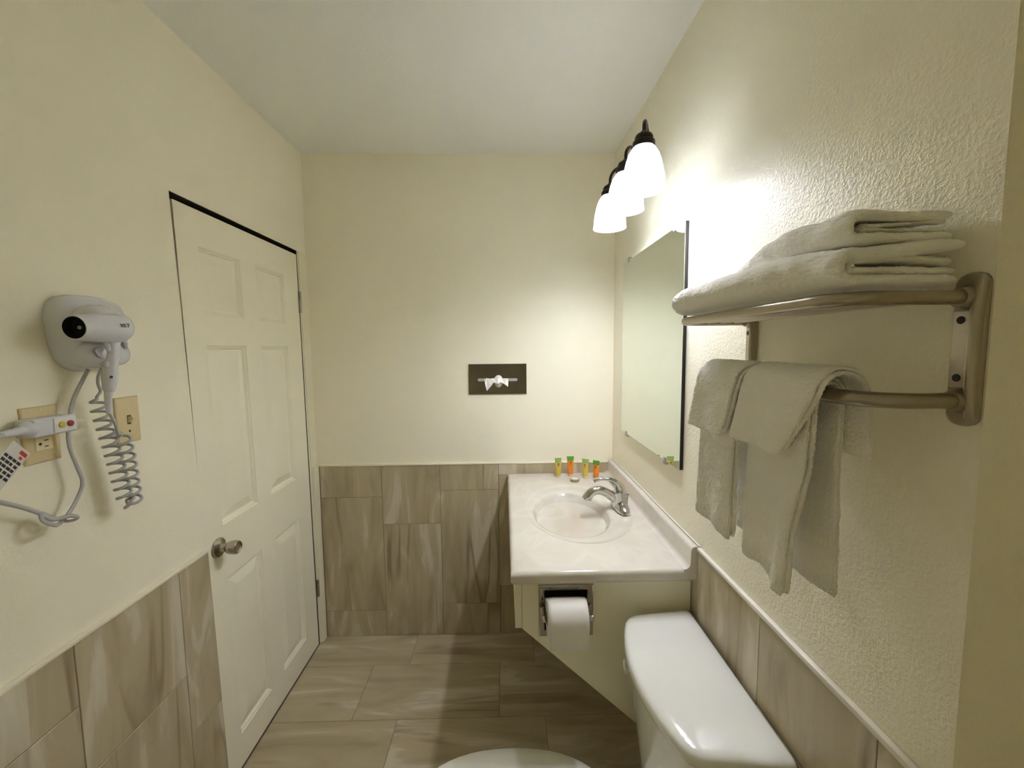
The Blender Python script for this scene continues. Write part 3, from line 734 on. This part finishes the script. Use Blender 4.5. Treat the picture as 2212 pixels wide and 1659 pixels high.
def drape(name, label, cat, group, ya, yb, zfront, zback, rad, th, flare_f=(0,0), flare_b=(0,0), wav=.003, roll=0, cover=0, layers=1, gap=.007, mt=None, skew=0, stag=.004):
    """cloth over the towel bar: front leg, over the bar, back leg"""
    t = thing(name, label, cat, (XBAR,(ya+yb)/2,ZBAR), group)
    for L in range(layers):
        r = rad-L*gap; zf_, zb_ = zfront+.007*L, zback+.005*L
        cs = []; nf = 14
        for k in range(nf+1):
            z = zf_+(ZBAR-zf_)*k/nf; cs.append((XBAR-r, z, 'f', 1-k/nf))
        for k in range(1,8):
            an = math.pi-math.pi*k/8; cs.append((XBAR+r*math.cos(an), ZBAR+r*math.sin(an), 'a', 0))
        for k in range(nf+1):
            z = ZBAR+(zb_-ZBAR)*k/nf; cs.append((XBAR+r, z, 'b', k/nf))
        b = bmesh.new(); nt_ = 18; rows = []
        for i,(x,z,leg,d) in enumerate(cs):
            fl = flare_f if leg == 'f' else flare_b if leg == 'b' else (0,0)
            ya_, yb_ = ya+fl[0]*d-stag*L, yb+fl[1]*d-.003*L
            sgn = -1 if leg == 'f' else 1
            row = []
            if cover: d = max(0, d-cover)/(1-cover)
            for k in range(nt_+1):
                u = k/nt_; y = ya_+(yb_-ya_)*u
                w = wav*((0 if cover else .25)+d)*math.sin(u*7.5+1.3*L*0+(0 if leg == 'f' else 2))+.004*noise.noise(Vector((y*22,z*9,sgn)))*((.05 if cover else .3)+d)
                xx = x+sgn*(w*.8+abs(wav)*.8*d)
                if roll and leg == 'f' and u < .30: xx -= roll*math.sin((.30-u)/.30*math.pi*.62)*min(1,d*2.0)
                zz = z+(.005*noise.noise(Vector((y*40,4,L)))+skew*(.5-u) if d > .93 else 0)
                row.append(b.verts.new((min(xx,W-.014), y, zz)))
            rows.append(row)
        for A,C in zip(rows,rows[1:]):
            for k in range(nt_): b.faces.new((A[k],A[k+1],C[k+1],C[k]))
        o = obj('cloth_layer', b, mt or M_terry, t, True)
        sm = o.modifiers.new('thick','SOLIDIFY'); sm.thickness = th; sm.offset = 0
        soften(o, 3, .003, .03)
    return t
gh, gw = 'hand towels over the rack bar', 'washcloths over the rack bar'
drape('hand_towel', 'long white hand towel hanging from the rack bar nearer the room corner', 'towel', gh, -1.588,-1.440, 1.176,1.180, .0240,.0062, (.014,-.008),(.004,.0), .006, .016, cover=.36, layers=2, mt=M_terryb, skew=-.010)
drape('washcloth', 'white washcloth laid over the longer hand towel on the bar', 'washcloth', gw, -1.612,-1.442, 1.388,1.395, .0400,.0066, (.058,.020),(.0,.0), .004, layers=2, skew=0)
drape('hand_towel', 'white hand towel with smooth woven hem hanging beside the mirror', 'towel', gh, -1.395,-1.262, 1.180,1.182, .0240,.0062, (.0,.0),(.010,.0), .004, cover=.36, layers=2, mt=M_terryb, skew=-.008)
drape('washcloth', 'white washcloth laid over the hand towel beside the mirror', 'washcloth', gw, -1.420,-1.272, 1.380,1.390, .0400,.0066, (.040,.030),(.0,.0), .003, layers=2)

# ------------------------------------------------------------------ outlet and switch on the left wall
ol = thing('wall_outlet', 'ivory duplex outlet with a white adapter in its upper socket', 'outlet', (0,-1.2685,1.32))
def plate(par, y0, y1, z0, z1):
    rings = []
    for d,x in ((0,.0005),(0,.0025),(.002,.0052),(.005,.0062)):
        rings.append([(x,y0+d,z0+d),(x,y1-d,z0+d),(x,y1-d,z1-d),(x,y0+d,z1-d)])
    return auto(obj('cover_plate', loft(rings), M_ivory, par), 50)
oy0,oy1,oz0,oz1 = -1.304,-1.233,1.320,1.440
plate(ol,oy0,oy1,oz0,oz1); oc = (oy0+oy1)/2
for zc in (1.3995,1.3605):
    s = auto(obj('socket', box((.0055,oc-.017,zc-.0145),(.0078,oc+.017,zc+.0145),.0008,1), M_ivory2, ol))
    for dy,dz,hy,hz in ((.004,.0065,.0042,.0010),(.004,-.0065,.0036,.0010)): obj('slot', box((.0076,oc+dy-hy,zc+dz-hz),(.0080,oc+dy+hy,zc+dz+hz)), M_hole, s)
    auto(obj('slot', lathe([(0,.0004),(.0030,.0004),(.0030,0)], (.0077,oc-.008,zc), (1,0,0), 14), M_hole, s))
for zz in (1.4335,1.3275): auto(obj('screw', lathe([(.003,0),(.0026,.0008),(0,.001)], (.0061,oc,zz), (1,0,0), 14), M_ivory2, ol))
sw = thing('light_switch', 'ivory toggle light switch between hair dryer and door', 'switch', (0,-1.0635,1.315))
sy0,sy1,sz0,sz1 = -1.098,-1.029,1.316,1.437; plate(sw,sy0,sy1,sz0,sz1); sc_ = (sy0+sy1)/2
obj('toggle_opening', box((.006,sc_-.0055,1.3645),(.0066,sc_+.0055,1.3885)), mat('brown_recess',(.12,.08,.03),.7), sw)
auto(obj('toggle', loft([[(.0062,sc_+a,1.3765+b_) for a,b_ in ((-.0042,-.0075),(.0042,-.0075),(.0042,.0085),(-.0042,.0085))],[(.018,sc_+a,1.3765+b_) for a,b_ in ((-.003,.004),(.003,.004),(.003,.0105),(-.003,.0105))]]), M_ivory2, sw))
for zz in (1.4065,1.3465): auto(obj('screw', lathe([(.003,0),(.0026,.0006),(0,.0008)], (.0061,sc_,zz), (1,0,0), 14), M_hole if zz < 1.36 else M_ivory2, sw))

# ------------------------------------------------------------------ wall-mounted hair dryer
hd = thing('hair_dryer', 'white wall-mounted hair dryer with coiled cord and power plug', 'hair dryer', (0,-1.165,1.52))
def sup(cy, cz, a, c, x, e=3.2, n=40, taper=0.0):
    out = []
    for k in range(n):
        t = 2*math.pi*k/n; ct, st = math.cos(t), math.sin(t)
        yy = a*math.copysign(abs(ct)**(2/e),ct); zz = c*math.copysign(abs(st)**(2/e),st)
        out.append((x, cy+yy*(1+taper*zz/c), cz+zz))
    return out
by, bz = -1.160, 1.597
auto(obj('mount_base', loft([sup(by,bz,.078,.086,.0005,taper=.10),sup(by,bz,.080,.088,.010,taper=.10),sup(by,bz,.079,.087,.026,taper=.10),sup(by,bz,.074,.082,.040,taper=.09),sup(by+.004,bz+.001,.062,.070,.049,taper=.08),sup(by+.008,bz+.002,.040,.046,.053)]), M_plast, hd), 70)
# hood over the barrel and lower cradle lobe
hx, hz = .085, 1.612
hood = []
for y, r, o in ((-1.230,.018,.030),(-1.222,.034,.030),(-1.205,.042,.028),(-1.182,.044,.026),(-1.162,.041,.022),(-1.146,.030,.014)):
    ring = []
    for k in range(17):
        a = math.radians(30+ (k/16)*140); ring.append((hx-.016+r*math.cos(a)*1.0, y, hz+.006+r*math.sin(a)))
    ring += [(.004,y,hz+.010),(.004,y,hz-.010),(hx-.030,y,hz+.002)]
    hood.append(ring)
auto(obj('mount_hood', loft(hood), M_plast, hd), 70)
auto(obj('mount_cradle', loft([sup(-1.168,1.552,.058,.036,.030,2.4),sup(-1.166,1.550,.056,.034,.052,2.4),sup(-1.164,1.549,.049,.028,.070,2.4),sup(-1.162,1.548,.036,.019,.080,2.2),sup(-1.162,1.548,.018,.009,.084,2.0)]), M_plast, hd), 70)
auto(obj('cradle_panel', loft([sup(-1.186,1.551,.026,.015,.0745,2.6,taper=.35),sup(-1.186,1.551,.025,.014,.0800,2.6,taper=.35)]), M_plastg, hd), 40)
# dryer barrel along the wall
barrel = auto(obj('barrel', lathe([(.0235,0.0000),(.0262,-0.0009),(.0275,0.0034),(.0290,0.0155),(.0320,0.0387),(.0350,0.0688),(.0365,0.0903),(.0355,0.1049),(.031,0.1152),(.024,0.1204),(.023,0.1238),(.019,0.1290),(.010,0.1316),(0,0.1324)], (hx+.002,-1.262,hz-.006), (-.05,1,.05), 40), M_plast, hd), 60)
auto(obj('nozzle_opening', lathe([(.0236,0),(.0232,.020),(0,.020)], (hx+.002,-1.262,hz-.006), (-.05,1,.05), 36), M_black, barrel))
auto(obj('nozzle_grille', lathe([(0,.012),(.004,.012),(.004,.014),(0,.014)], (hx+.002,-1.262,hz-.006), (-.05,1,.05), 12), M_plastg, barrel))
auto(obj('rear_grille', lathe([(.0245,.1195),(.0248,.1217),(.0235,.1235)], (hx+.002,-1.262,hz-.006), (-.05,1,.05), 36), M_plastg, barrel))
hx2 = hx-.004
hdl = auto(obj('handle', tube(smoothpath([(hx2-.003,-1.166,1.600),(hx2-.001,-1.172,1.565),(hx2,-1.180,1.530),(hx2,-1.186,1.498),(hx2,-1.190,1.472),(hx2-.001,-1.192,1.462)],5), smoothvals([.017,.0145,.0145,.0150,.0125,.0085],5), 20, flat=(.95,1.0)), M_plast, hd), 60)
auto(obj('strain_relief', tube([(hx2-.001,-1.192,1.464),(hx2-.002,-1.193,1.44),(hx2-.004,-1.191,1.412)], [.0075,.007,.006], 14), M_plast, hdl), 60)
auto(obj('hang_tab', box((hx2-.006,-1.146,1.562),(hx2+.004,-1.136,1.577),.002), M_plastg, hdl), 40)
auto(obj('switch_dot', lathe([(.003,0),(.0026,.0012),(0,.0015)], (hx2+.0128,-1.196,1.497), (1,-.4,0), 14), M_ink, hdl))
auto(obj('cradle_clip', tube(smoothpath([(.078,-1.190,1.578),(.092,-1.196,1.568),(.094,-1.197,1.556)],4), .0045, 10), M_plast, hd), 60)
auto(obj('cradle_hook', tube(smoothpath([(.070,-1.188,1.530),(.092,-1.203,1.522),(.094,-1.205,1.532)],4), .0045, 10), M_plast, hd), 60)
# brand letters on the barrel and a small line on the base
mw = Matrix.Translation((hx+.0345,-1.178,hz+.002)) @ Matrix(((0,0,1,0),(1,0,0,0),(.05,1,0,0),(0,0,0,1)))
text_mesh('lettering', 'VKY', .013, M_greyink, barrel, mw, .0010)
# cords
cr = .0034
wire1 = smoothpath([(.052,-1.172,1.516),(.046,-1.176,1.498),(.040,-1.172,1.480),(.040,-1.168,1.462),(.040,-1.176,1.452)],6)
# coil centreline: down from the base, round the bottom, up to the handle lead
cl = smoothpath([(.040,-1.180,1.448),(.042,-1.172,1.400),(.044,-1.164,1.350),(.046,-1.154,1.290),(.048,-1.146,1.230),(.050,-1.140,1.190),(.056,-1.132,1.176),(.062,-1.131,1.188),(.064,-1.136,1.230),(.066,-1.143,1.290),(.068,-1.152,1.335),(.070,-1.160,1.360)],14)
ln_ = [0]
for a, c in zip(cl, cl[1:]): ln_.append(ln_[-1]+(c-a).length)
tot = ln_[-1]; turns = 21; hel = []
import bisect
NS = turns*18
prevN = None
for i in range(NS+1):
    t = i/NS; tw = t; s = tw*tot; j = min(len(cl)-2, max(0, bisect.bisect_right(ln_, s)-1)); f = (s-ln_[j])/max(1e-9, ln_[j+1]-ln_[j])
    p = cl[j].lerp(cl[j+1], f); tg = (cl[min(j+2,len(cl)-1)]-cl[max(j-1,0)]).normalized()
    n_ = Vector((1,0,0)); n_ = (n_-tg*n_.dot(tg)).normalized(); b_ = tg.cross(n_)
    R_ = .0145*min(1, i/10+.1, (NS-i)/10+.1)
    a = 2*math.pi*turns*t; hel.append(p+(n_*math.cos(a)+b_*math.sin(a))*R_)
wire2 = smoothpath([hel[-1],(.078,-1.176,1.362),(.084,-1.186,1.385),(hx2-.004,-1.190,1.412)],6)
auto(obj('coiled_cord', tube(wire1[:-1]+hel+wire2[1:], cr, 8), M_cord, hd), 80)
wire = smoothpath([(.044,-1.196,1.516),(.036,-1.204,1.490),(.030,-1.222,1.448),(.030,-1.237,1.395),(.030,-1.240,1.350),(.032,-1.232,1.305),(.034,-1.224,1.262),(.034,-1.236,1.232),(.034,-1.262,1.200),(.036,-1.284,1.188),
    (.046,-1.305,1.196),(.040,-1.316,1.210),(.028,-1.306,1.222),(.024,-1.288,1.208),(.036,-1.268,1.188),(.050,-1.258,1.190),(.048,-1.268,1.200),(.034,-1.292,1.202),(.030,-1.312,1.224),(.032,-1.345,1.250),(.036,-1.385,1.276),(.040,-1.42,1.30),(.046,-1.45,1.34),(.05,-1.44,1.376),(.052,-1.405,1.392),(.052,-1.375,1.400)],8)
auto(obj('power_cord', tube(wire, .0036, 8, flat=(1.25,.85)), M_cord, hd), 80)
# adapter plug with test/reset buttons
pl_ = auto(obj('plug', box((.009,-1.322,1.3825),(.050,-1.238,1.4195),.004,3), M_plast, hd), 40)
auto(obj('plug_neck', lathe([(.017,-.002),(.0165,.006),(.011,.012),(.0085,.016),(.009,.020),(.0078,.026),(.0082,.030),(.0068,.038),(.0072,.042),(.0058,.054),(.0050,.062),(0,.063)], (.036,-1.320,1.401), (.22,-1,.0), 20), M_plast, pl_), 40)
auto(obj('plug_face', box((.0495,-1.287,1.386),(.0520,-1.241,1.4165),.0008,1), mat('bright_plastic',(.74,.74,.74),.3), pl_))
for y_, m_ in ((-1.272,M_yel),(-1.255,M_red)): auto(obj('button', lathe([(.0066,0),(.0062,.003),(.004,.0042),(0,.0045)], (.0518,y_,1.4015), (1,0,0), 20), m_, pl_))
# warning tag on the cord
tg_ = Matrix.Translation((.050,-1.372,1.345)) @ Matrix.Rotation(math.radians(-44),4,'X') @ Matrix.Rotation(math.radians(14),4,'Z')
def tagbox(y0,y1,z0,z1,x0,x1): b = box((x0,y0,z0),(x1,y1,z1)); bmesh.ops.transform(b, matrix=tg_, verts=b.verts[:]); return b
tgo = obj('warning_tag', tagbox(-.026,.026,-.050,.036,0,.0006), M_tag, hd)
for (y0_,y1_,z0_,z1_) in ((.004,.023,.024,.031),(.010,.018,.016,.021),(-.022,-.006,-.045,-.039)): obj('tag_heading', tagbox(y0_,y1_,z0_,z1_,.0006,.0009), M_redink, tgo)
random.seed(5)
for r in range(5):
    for c in range(4):
        z_ = .012-r*.0085; y_ = -.022+c*.0118; w_ = random.uniform(.007,.0105)
        obj('tag_text', tagbox(y_,y_+w_,z_-.0052,z_,.0006,.0009), M_ink, tgo)
